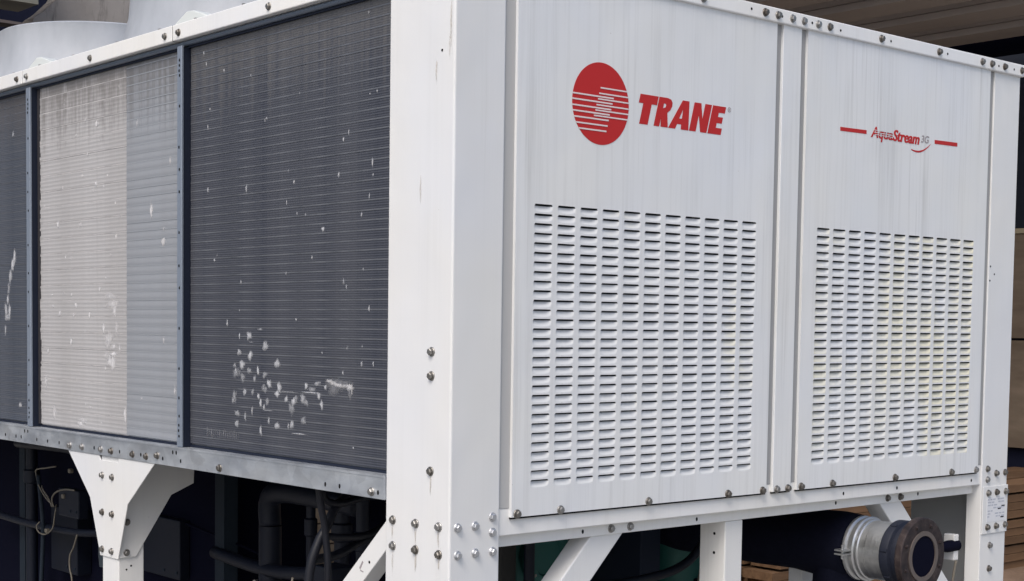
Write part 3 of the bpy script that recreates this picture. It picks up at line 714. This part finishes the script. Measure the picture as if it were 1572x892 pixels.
# white cover strips on top
for (a, b) in ((0.2285, 1.1886), (1.1942, 2.1585), (2.1641, 3.13), (3.134, 4.05)):
    m = MB(); m.box(-0.006, a, 2.4165, 0.029, b, 2.4595); s_ = m.obj('cover_strip', RAILW, CH, 0.0025, 2)
    for y in (a + .035, (a + b) / 2 + .002, b - .034): bolt(s_, (-0.006, y, 2.4352), '-X', 0.95)
    for y in (a + .09, a + .34, b - .34, b - .10): bolt(s_, (0.008, y, 2.4595), '+Z', 0.7)
    # frosted corner clip behind the joint
    m = MB(); q = b + .105; m.prism([(0.06, q, 2.4555), (0.06, q, 2.487), (0.06, q - .065, 2.5125), (0.06, q - .10, 2.510), (0.06, q - .20, 2.478), (0.06, q - .22, 2.4555)], (0.05, 0, 0)); m.obj('corner_clip', CLIP, CH, 0.003, 2)
# bottom rail of the coil side
m = MB(); m.box(-0.003, 0.2285, 1.2595, 0.05, 4.05, 1.3095); m.box(-0.0045, 0.2285, 1.3096, 0.05, 4.05, 1.3145)
CR = m.obj('coil_rail', GALV, CH)
for (y, z) in [(1.8282, 1.2745), (1.7448, 1.2756), (1.6207, 1.2772), (1.554, 1.2763), (1.4224, 1.2764), (1.3421, 1.2761), (1.2768, 1.2834), (.9421, 1.2748), (.2755, 1.2742)]: bolt(CR, (-0.003, y, z), '-X', 1.0)
holes(CR, [(.4595, 1.2746), (.401, 1.2753), (.2511, 1.2742), (2.3135, 1.2774), (2.2289, 1.2776), (2.188, 1.278), (2.0683, 1.2768), (1.988, 1.2771), (1.9048, 1.2775), (2.1609, 1.2987), (2.1373, 1.2991), (1.6653, 1.278), (1.503, 1.278), (1.3737, 1.2785), (1.2464, 1.2772), (1.1902, 1.2985), (1.1715, 1.2986), (1.1465, 1.2772)], '-X', 0.0038, -0.003, 1.5)
# --- legs with gusset plates
LEGS = []
def leg(dy, full=True):
    m = MB(); m.box(0.0045, 1.5245 + dy, 0, 0.0875, 1.6265 + dy, 1.258); L = m.obj('support_leg', WHITE, CH, 0.003, 2)
    m = MB(); m.prism([(0.0, y + dy, z) for y, z in [(1.8479, 1.2585), (1.640, 1.2585), (1.6314, 1.2445), (1.5193, 1.2445), (1.512, 1.2585), (1.2989, 1.2585), (1.4615, 1.1259), (1.5205, .9582), (1.6336, .9575), (1.7006, 1.1265)]], (0.004, 0, 0))
    gp = m.obj('gusset_plate', WHITE, L, 0.0008, 1)
    for y, z in [(1.6173, 1.1997), (1.5543, 1.1986), (1.6177, 1.0889), (1.5547, 1.0886), (1.6182, .9779), (1.5579, .9777)]: bolt(L, (0, y + dy, z), '-X')
    m = MB(); m.prism([(x, 1.5195 + dy, z) for x, z in [(0.0045, .961), (.0593, .9626), (.177, 1.1385), (.2533, 1.1696), (.2571, 1.2575), (0.0045, 1.2575)]], (0, 0.0045, 0)); m.obj('gusset_plate', WHITE, L, 0.0008, 1)
    for x, z in [(.0294, 1.0668), (.0276, .9765)]: bolt(L, (x, 1.5195 + dy, z), '-Y')
    holes(L, [(.045, .935), (.03, .925)], '-Y', 0.003, 1.5245 + dy)
    m = MB(); m.prism([(x, 1.627 + dy, z) for x, z in [(0.0045, .961), (.0593, .9626), (.177, 1.1385), (.2533, 1.1696), (.2571, 1.2575), (0.0045, 1.2575)]], (0, 0.0045, 0)); m.obj('gusset_plate', WHITE, L, 0.0008, 1)
leg(0)
# --- cross braces
m = MB(); m.beam((0.032, 0.10, 1.305), (0.032, 1.28, 0.17), (0, 1, 1), 0.049, 0.05)
B1 = m.obj('cross_brace', WHITE, CH, 0.002, 2)
B1.visible_shadow = True
m = MB(); m.prism([(0.0066, .330, 1.086), (0.0066, .334, 1.090), (0.0066, .322, 1.108), (0.0066, .318, 1.105)], (.0008, 0, 0)); m.prism([(0.0066, .318, 1.084), (0.0066, .330, 1.086), (0.0066, .330, 1.083), (0.0066, .318, 1.081)], (.0008, 0, 0)); m.obj('pen_mark', GREYV, B1)
holes(B1, [(.295, 1.108)], '-X', 0.0034, 0.007)
m = MB(); m.beam((0.566, 0.0655, 1.205), (0.12, 0.0655, 0.765), (-1, 0, 1), 0.077, 0.06); m.obj('cross_brace', WHITE, CH, 0.003, 2)
m = MB(); m.beam((1.645, 0.0655, 1.205), (2.115, 0.0655, 0.740), (1, 0, 1), 0.074, 0.06); m.obj('cross_brace', WHITE, CH, 0.003, 2)
m = MB(); m.box(0.955, 0.034, 0, 1.024, 0.119, 1.1600); MP = m.obj('middle_post', WHITE, CH, 0.003, 2)
holes(MP, [(.07, 1.125), (.07, 1.075)], '-X', .004, .955)
m = MB(); m.box(1.597, 0.27, 0, 1.655, 0.32, 0.945); m.obj('pipe_stand', WHITE, CH, 0.003, 2)
m = MB(); m.box(1.6555, 0.285, 0.0, 1.80, 0.292, 0.955); m.obj('stand_plate', mat('grey_plate', (0.34, 0.35, 0.36), 0.6), CH)
for (x, y) in ((2.13, 1.53), (2.13, 3.95), (0.0, 3.95)):
    m = MB(); m.box(x, y, 0, x + .10, y + .10, 1.30); m.obj('support_leg', TEAL if x > 1 else WHITE, CH)  # far legs coloured dark teal for the shade they stand in
for (x, y, w) in ((0.40, 1.585, .055), (0.42, 3.12, .05)):
    m = MB(); m.box(x, y, 0, x + .05, y + w, 1.30); m.obj('inner_post', TEAL, CH)
# --- machinery below, plus added dark fillers that keep the underside dark
m = MB(); m.box(0.46, 1.66, 0.0, 0.78, 4.0, 1.298); m.obj('dark_filler_box', NAVY, CH, 0.004, 1)  # added box, keeps the left opening dark and blocks the view through
m = MB(); m.box(0.79, 2.75, 0.0, 1.48, 4.0, 1.298); m.obj('dark_filler_box', NAVY, CH)
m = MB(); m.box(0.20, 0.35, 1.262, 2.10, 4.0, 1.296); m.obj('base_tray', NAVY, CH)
m = MB(); m.box(0.30, 0.31, 1.30, 2.10, 0.33, 2.41); m.obj('light_block_panel', NAVY, CH)  # added panel that keeps light out of the unit
NAVY2 = mat('blue_black_paint', (0.0032, 0.0055, 0.014), 0.55, 0.1, 0.3)
for (px_, py_, rr_, z0, z1) in ((.38, 2.28, .030, .2, 1.26), (.36, 2.92, .022, .3, 1.26), (.40, 1.32, .035, .3, 1.05), (.42, .98, .022, .4, 1.26), (.41, 1.12, .014, .4, 1.26), (.36, .80, .018, .4, 1.26), (1.22, .84, .024, .3, 1.26), (1.30, .95, .020, .3, 1.26)):
    m = MB(); m.lathe([(rr_, z0), (rr_, z0 + .2), (rr_ * 1.35, z0 + .205), (rr_ * 1.35, z0 + .24), (rr_, z0 + .245), (rr_, z1 - .22), (rr_ * 1.4, z1 - .215), (rr_ * 1.4, z1 - .17), (rr_, z1 - .165), (rr_, z1)], 'Z', 16, (px_, py_, 0)); m.obj('riser_pipe', NAVY2, CH, smooth=40)
for pts, rr_ in (([(.40, 1.32, 1.05), (.40, 1.32, 1.13), (.40, 1.24, 1.16), (.40, 1.0, 1.16), (.42, .9, 1.15)], .034), ([(.38, 2.30, .92), (.34, 2.5, .90), (.34, 2.9, .89), (.36, 3.3, .89)], .014), ([(.36, 1.0, .95), (.38, 1.3, .92), (.40, 1.64, .93)], .020), ([(.34, 2.15, 1.18), (.33, 2.5, 1.20), (.34, 3.0, 1.19)], .018), ([(1.15, .80, 1.10), (1.26, .76, 1.12), (1.38, .72, 1.10)], .02)):
    m = MB(); m.tube(pts, rr_, 12); m.obj('refrigerant_pipe', NAVY2, CH, smooth=0)
for (a, b, c, d, e, f_) in ((.30, 2.40, .96, .34, 2.56, 1.06), (.40, 2.62, .72, .459, 2.84, .96), (.30, .86, .90, .38, .95, .99), (.42, 1.90, .80, .459, 2.18, 1.0)):
    m = MB(); m.box(a, b, c, d, e, f_); q = m.obj('relay_box', NAVY2, CH, .004, 2)
    for k in range(2):
        m = MB(); m.box(a - .003, b + .012 + k * (e - b - .02) / 3, c + .02, a - .0002, b + .012 + k * (e - b - .02) / 3 + .010, c + .028); m.obj('terminal', TEAL, q)
for (y, z) in ((1.02, .93), (1.35, .875), (.97, .885), (2.31, .93), (1.15, .93)):
    m = MB(); m.lathe([(.0, -.008), (.011, -.008), (.011, .004), (.006, .010), (.0, .010)], 'X', 10, (.372, y, z)); m.obj('service_port', mat('brass_port', (.35, .33, .30), .3, .8), CH, smooth=40)
def comp(x, y, rad, h):
    m = MB(); m.lathe([(rad * .9, 0.28), (rad, 0.30), (rad, h - .07), (rad * .93, h - .03), (rad * .7, h), (0.03, h + .015)], 'Z', 32, (x, y, 0))
    c = m.obj('compressor', GREENP, CH, smooth=40)
    m = MB(); m.lathe([(rad * 1.02, h - .16), (rad * 1.05, h - .15), (rad * 1.05, h - .13), (rad * 1.02, h - .12)], 'Z', 32, (x, y, 0)); m.obj('weld_ring', GREENP, c, smooth=40)
    m = MB(); m.box(x - .05, y - rad - .04, h - .60, x + .06, y - rad + .02, h - .36); m.obj('terminal_box', NAVY, c, .006, 2)
m = MB(); m.box(.86, .74, .5, 1.10, 1.0, 1.16); CB = m.obj('compressor', GREENP, CH, .03, 4)
m = MB(); m.lathe([(.072, .70), (.082, .705), (.082, .739), (.0, .739), (.0, .712), (.055, .712), (.062, .70)], 'Y', 32, (.965, 0, .985), True); m.obj('end_cover', GREENP, CB, smooth=40)
for i in range(8):
    t = 2 * PI * i / 8; o = bolt(CB, (.965 + .073 * math.cos(t), .703, .985 + .073 * math.sin(t)), '-Y', .6)
m = MB(); m.box(.88, .7375, 1.08, 1.08, .74, 1.10); m.obj('casting_rib', GREENP, CB)
m = MB(); m.box(.775, .70, .5, .838, .86, 1.075); m.obj('switch_box', mat('dusty_grey_box', (.035, .035, .034), .8, 0, .2), CH, .004, 1)
m = MB(); m.lathe([(.016, .3), (.016, 1.25)], 'Z', 12, (.850, .66, 0)); m.obj('riser_pipe', NAVY2, CH, smooth=40)
comp(1.64, 0.80, 0.125, 1.22)
m = MB(); m.lathe([(0.07, 0), (0.07, 1.18), (0.05, 1.22), (0.01, 1.235)], 'Z', 24, (0.60, 1.075, 0)); m.obj('dark_filler_column', NAVY, CH, smooth=40)  # added black cylinder, fills a dark gap beside the column
m = MB(); m.box(1.36, 0.70, 0, 1.45, 1.05, 1.25); m.obj('junction_box', mat('slate_box', (0.012, 0.018, 0.034), .7, 0, .2), CH, .004, 1)
for pts, rad in (([(0.04, .55, 1.262), (.05, .55, 1.2), (.062, .55, 1.14), (.066, .55, 1.0), (.03, .6, .8), (0.0, .6, .5)], .009),
                 ([(.066, .58, 1.262), (.08, .58, 1.222), (.125, .58, 1.208), (.24, .62, 1.215), (.36, .7, 1.2)], .010),
                 ([(.16, .6, 1.225), (.11, .58, 1.195), (.08, .57, 1.155), (.056, .57, 1.12), (.03, .57, 1.05), (.02, .57, .9), (.04, .6, .6)], .012),
                 ([(.06, .57, 1.135), (.12, .57, 1.125), (.22, .6, 1.118), (.35, .7, 1.12)], .009),
                 ([(.05, .60, 1.07), (.13, .60, 1.075), (.22, .63, 1.095), (.33, .7, 1.10)], .012),
                 ([(0.62, .4, .93), (.86, .4, .945), (1.03, .4, .95), (1.18, .4, .965), (1.275, .4, 1.01), (1.33, .4, 1.09), (1.36, .42, 1.2), (1.37, .45, 1.28)], .013),
                 ([(1.345, .42, 1.22), (1.325, .41, 1.09), (1.335, .4, 1.01), (1.372, .4, .93), (1.42, .4, .8)], .013)):
    m = MB(); m.tube(pts, rad, 10); m.obj('hose', BLACKC, CH, smooth=0)
for pts, rad, mm in (([(.3, 2.58, 1.134), (.3, 2.665, 1.1215), (.3, 2.745, 1.109), (.3, 2.745, 1.087), (.3, 2.724, 1.051), (.3, 2.666, 1.0125), (.3, 2.62, .995)], .0028, CABLE),
                 ([(.31, 2.72, 1.05), (.3, 2.69, 1.04), (.3, 2.64, 1.01), (.3, 2.615, .985)], .0028, CABLE),
                 ([(.3, 2.43, 1.061), (.3, 2.511, 1.0565), (.3, 2.581, 1.04), (.3, 2.614, 1.014), (.3, 2.60, .985)], .0032, CABLE),
                 ([(.32, 2.62, .99), (.3, 2.593, .95), (.3, 2.61, .9065), (.3, 2.667, .878), (.3, 2.725, .878), (.3, 2.747, .8975), (.3, 2.72, .917)], .0026, CABLE),
                 ([(.3, 2.41, .905), (.3, 2.438, .859), (.3, 2.469, .822), (.3, 2.47, .776), (.3, 2.452, .735), (.3, 2.44, .6)], .003, CABLE),
                 ([(.3, 2.73, 1.09), (.32, 2.735, .9), (.32, 2.75, .7), (.32, 2.77, .4)], .008, TEAL),
                 ([(.44, 2.0, 1.0), (.44, 1.4, .94), (.35, 1.1, .90)], .004, NAVY),
                 ([(1.225, .3, 1.2), (1.209, .3, 1.104), (1.186, .3, 1.023), (1.162, .3, .93), (1.13, .3, .8)], .0045, CABLE),
                 ([(.10, .75, 1.0), (.085, .74, .96), (.075, .74, .9), (.09, .74, .8)], .003, CABLE)):
    m = MB(); m.tube(pts, rad, 8); m.obj('cable', mm, CH, smooth=0)
for (y, z) in ((2.46, 1.128), (2.515, 1.032), (2.655, .892)):
    m = MB(); m.box(.292, y - .009, z - .008, .308, y + .009, z + .008); m.obj('cable_tag', CABLE, CH, .003, 1)
m = MB(); m.lathe([(.022, .80), (.026, .84), (.026, .96), (.018, .985), (.018, 1.0)], 'Z', 14, (.36, 2.31, 0)); m.obj('valve', mat('blue_grey_valve', (.035, .05, .065), .45, .3), CH, smooth=40)
# --- water pipe along Y with flange, rubber joint, steel sleeve and clamp
PX, PZ, PY = 1.5766, 1.0368, -0.150
WP = bpy.data.objects.new('water_pipe', MB().lathe([(0.054, PY + .002), (0.0565, PY + .002), (.0565, .9)], 'Y', 40, (PX, 0, PZ)).mesh('water_pipe', NAVY, 40)); C.objects.link(WP); WP.parent = CH
def wp(prof, name, m, n=48, smooth=35, closed=True): return MB().lathe([(a, PY + b_) for a, b_ in prof], 'Y', n, (PX, 0, PZ), closed).obj(name, m, WP, smooth=smooth)
wp([(.0570, -.001), (.070, -.001), (.070, .004), (.0570, .004)], 'flange_face', mat('worn_steel_face', (.15, .125, .115), .5, .5))
wp([(.0705, .002), (.104, .002), (.107, .005), (.107, .021), (.104, .024), (.0570, .024), (.0570, .0045), (.0705, .0045)], 'flange', RUST)
wp([(.076, .0245), (.086, .026), (.089, .033), (.089, .044), (.083, .048), (.083, .052), (.091, .057), (.093, .064), (.093, .080), (.088, .085), (.070, .085), (.070, .0245)], 'rubber_joint', RUBBER)
for i in range(7):
    t = 2 * PI * (i + .3) / 7; m = MB(); m.beam((PX + .0925 * math.cos(t), PY + .058, PZ + .0925 * math.sin(t)), (PX + .0925 * math.cos(t), PY + .079, PZ + .0925 * math.sin(t)), (math.cos(t), 0, math.sin(t)), .006, .010); m.obj('rubber_lug', RUBBER, WP, .0015, 1)
wp([(.070, .0855), (.083, .0855), (.083, .156), (.086, .159), (.086, .163), (.083, .167), (.070, .167)], 'steel_sleeve', STEELB)
wp([(.076, .1675), (.088, .1675), (.092, .171), (.092, .178), (.086, .182), (.086, .190), (.092, .194), (.093, .201), (.089, .206), (.076, .206)], 'pipe_clamp', STEELB)
m = MB(); m.box(PX - .128, PY + .172, PZ + .002, PX - .080, PY + .202, PZ + .0065); m.box(PX - .128, PY + .172, PZ - .0085, PX - .080, PY + .202, PZ - .004); m.lathe([(.0045, -.020), (.0045, .020)], 'Z', 8, (PX - .110, PY + .187, PZ - .001)); m.obj('clamp_lug', STEELB, WP)
wp([(.066, .2065), (.086, .209), (.095, .22), (.098, .26), (.096, .34), (.088, .42), (.091, .55), (.089, .98), (.058, .98)], 'foam_sleeve', INSUL)
m = MB(); m.tube([(PX, .12, PZ), (PX, .12, PZ - .09), (PX, .125, PZ - .24), (PX, .12, PZ - .6)], .078, 24, 6); m.obj('foam_sleeve', INSUL, WP, smooth=0)
for i in range(8):
    t = 2 * PI * (i + .5) / 8; bolt(WP, (PX + .0875 * math.cos(t), PY + .002, PZ + .0875 * math.sin(t)), '-Y', .62, BM3)
# small valve and box on the far post
m = MB(); m.lathe([(.004, 1.985), (.012, 2.0), (.018, 2.03), (.018, 2.085)], 'X', 14, (0, .06, 1.0)); m.obj('cable_gland', NAVY, CH, smooth=40)
m = MB(); m.box(2.06, .052, .955, 2.085, .09, 1.035); m.obj('gauge_box', WHITE, CH, .003, 2)
m = MB(); m.tube([(2.07, .05, .955), (2.055, .05, .90), (2.04, .05, .82), (2.035, .05, .7)], .004, 8); m.obj('cable', CABLE, CH, smooth=0)
# --- fan cowls on the roof
def cowl(yc, xc=0.53):
    prof = [(.425, 2.4555), (.415, 2.475), (.395, 2.53), (.378, 2.60), (.372, 2.665), (.376, 2.685), (.368, 2.690), (.360, 2.66), (.365, 2.56), (.39, 2.4556)]
    m = MB(); m.lathe(prof, 'Z', 64, (xc, yc, 0), True); c = m.obj('fan_cowl', COWL, CH, smooth=50)
for yc in (0.66, 1.65, 2.66, 3.6): cowl(yc)
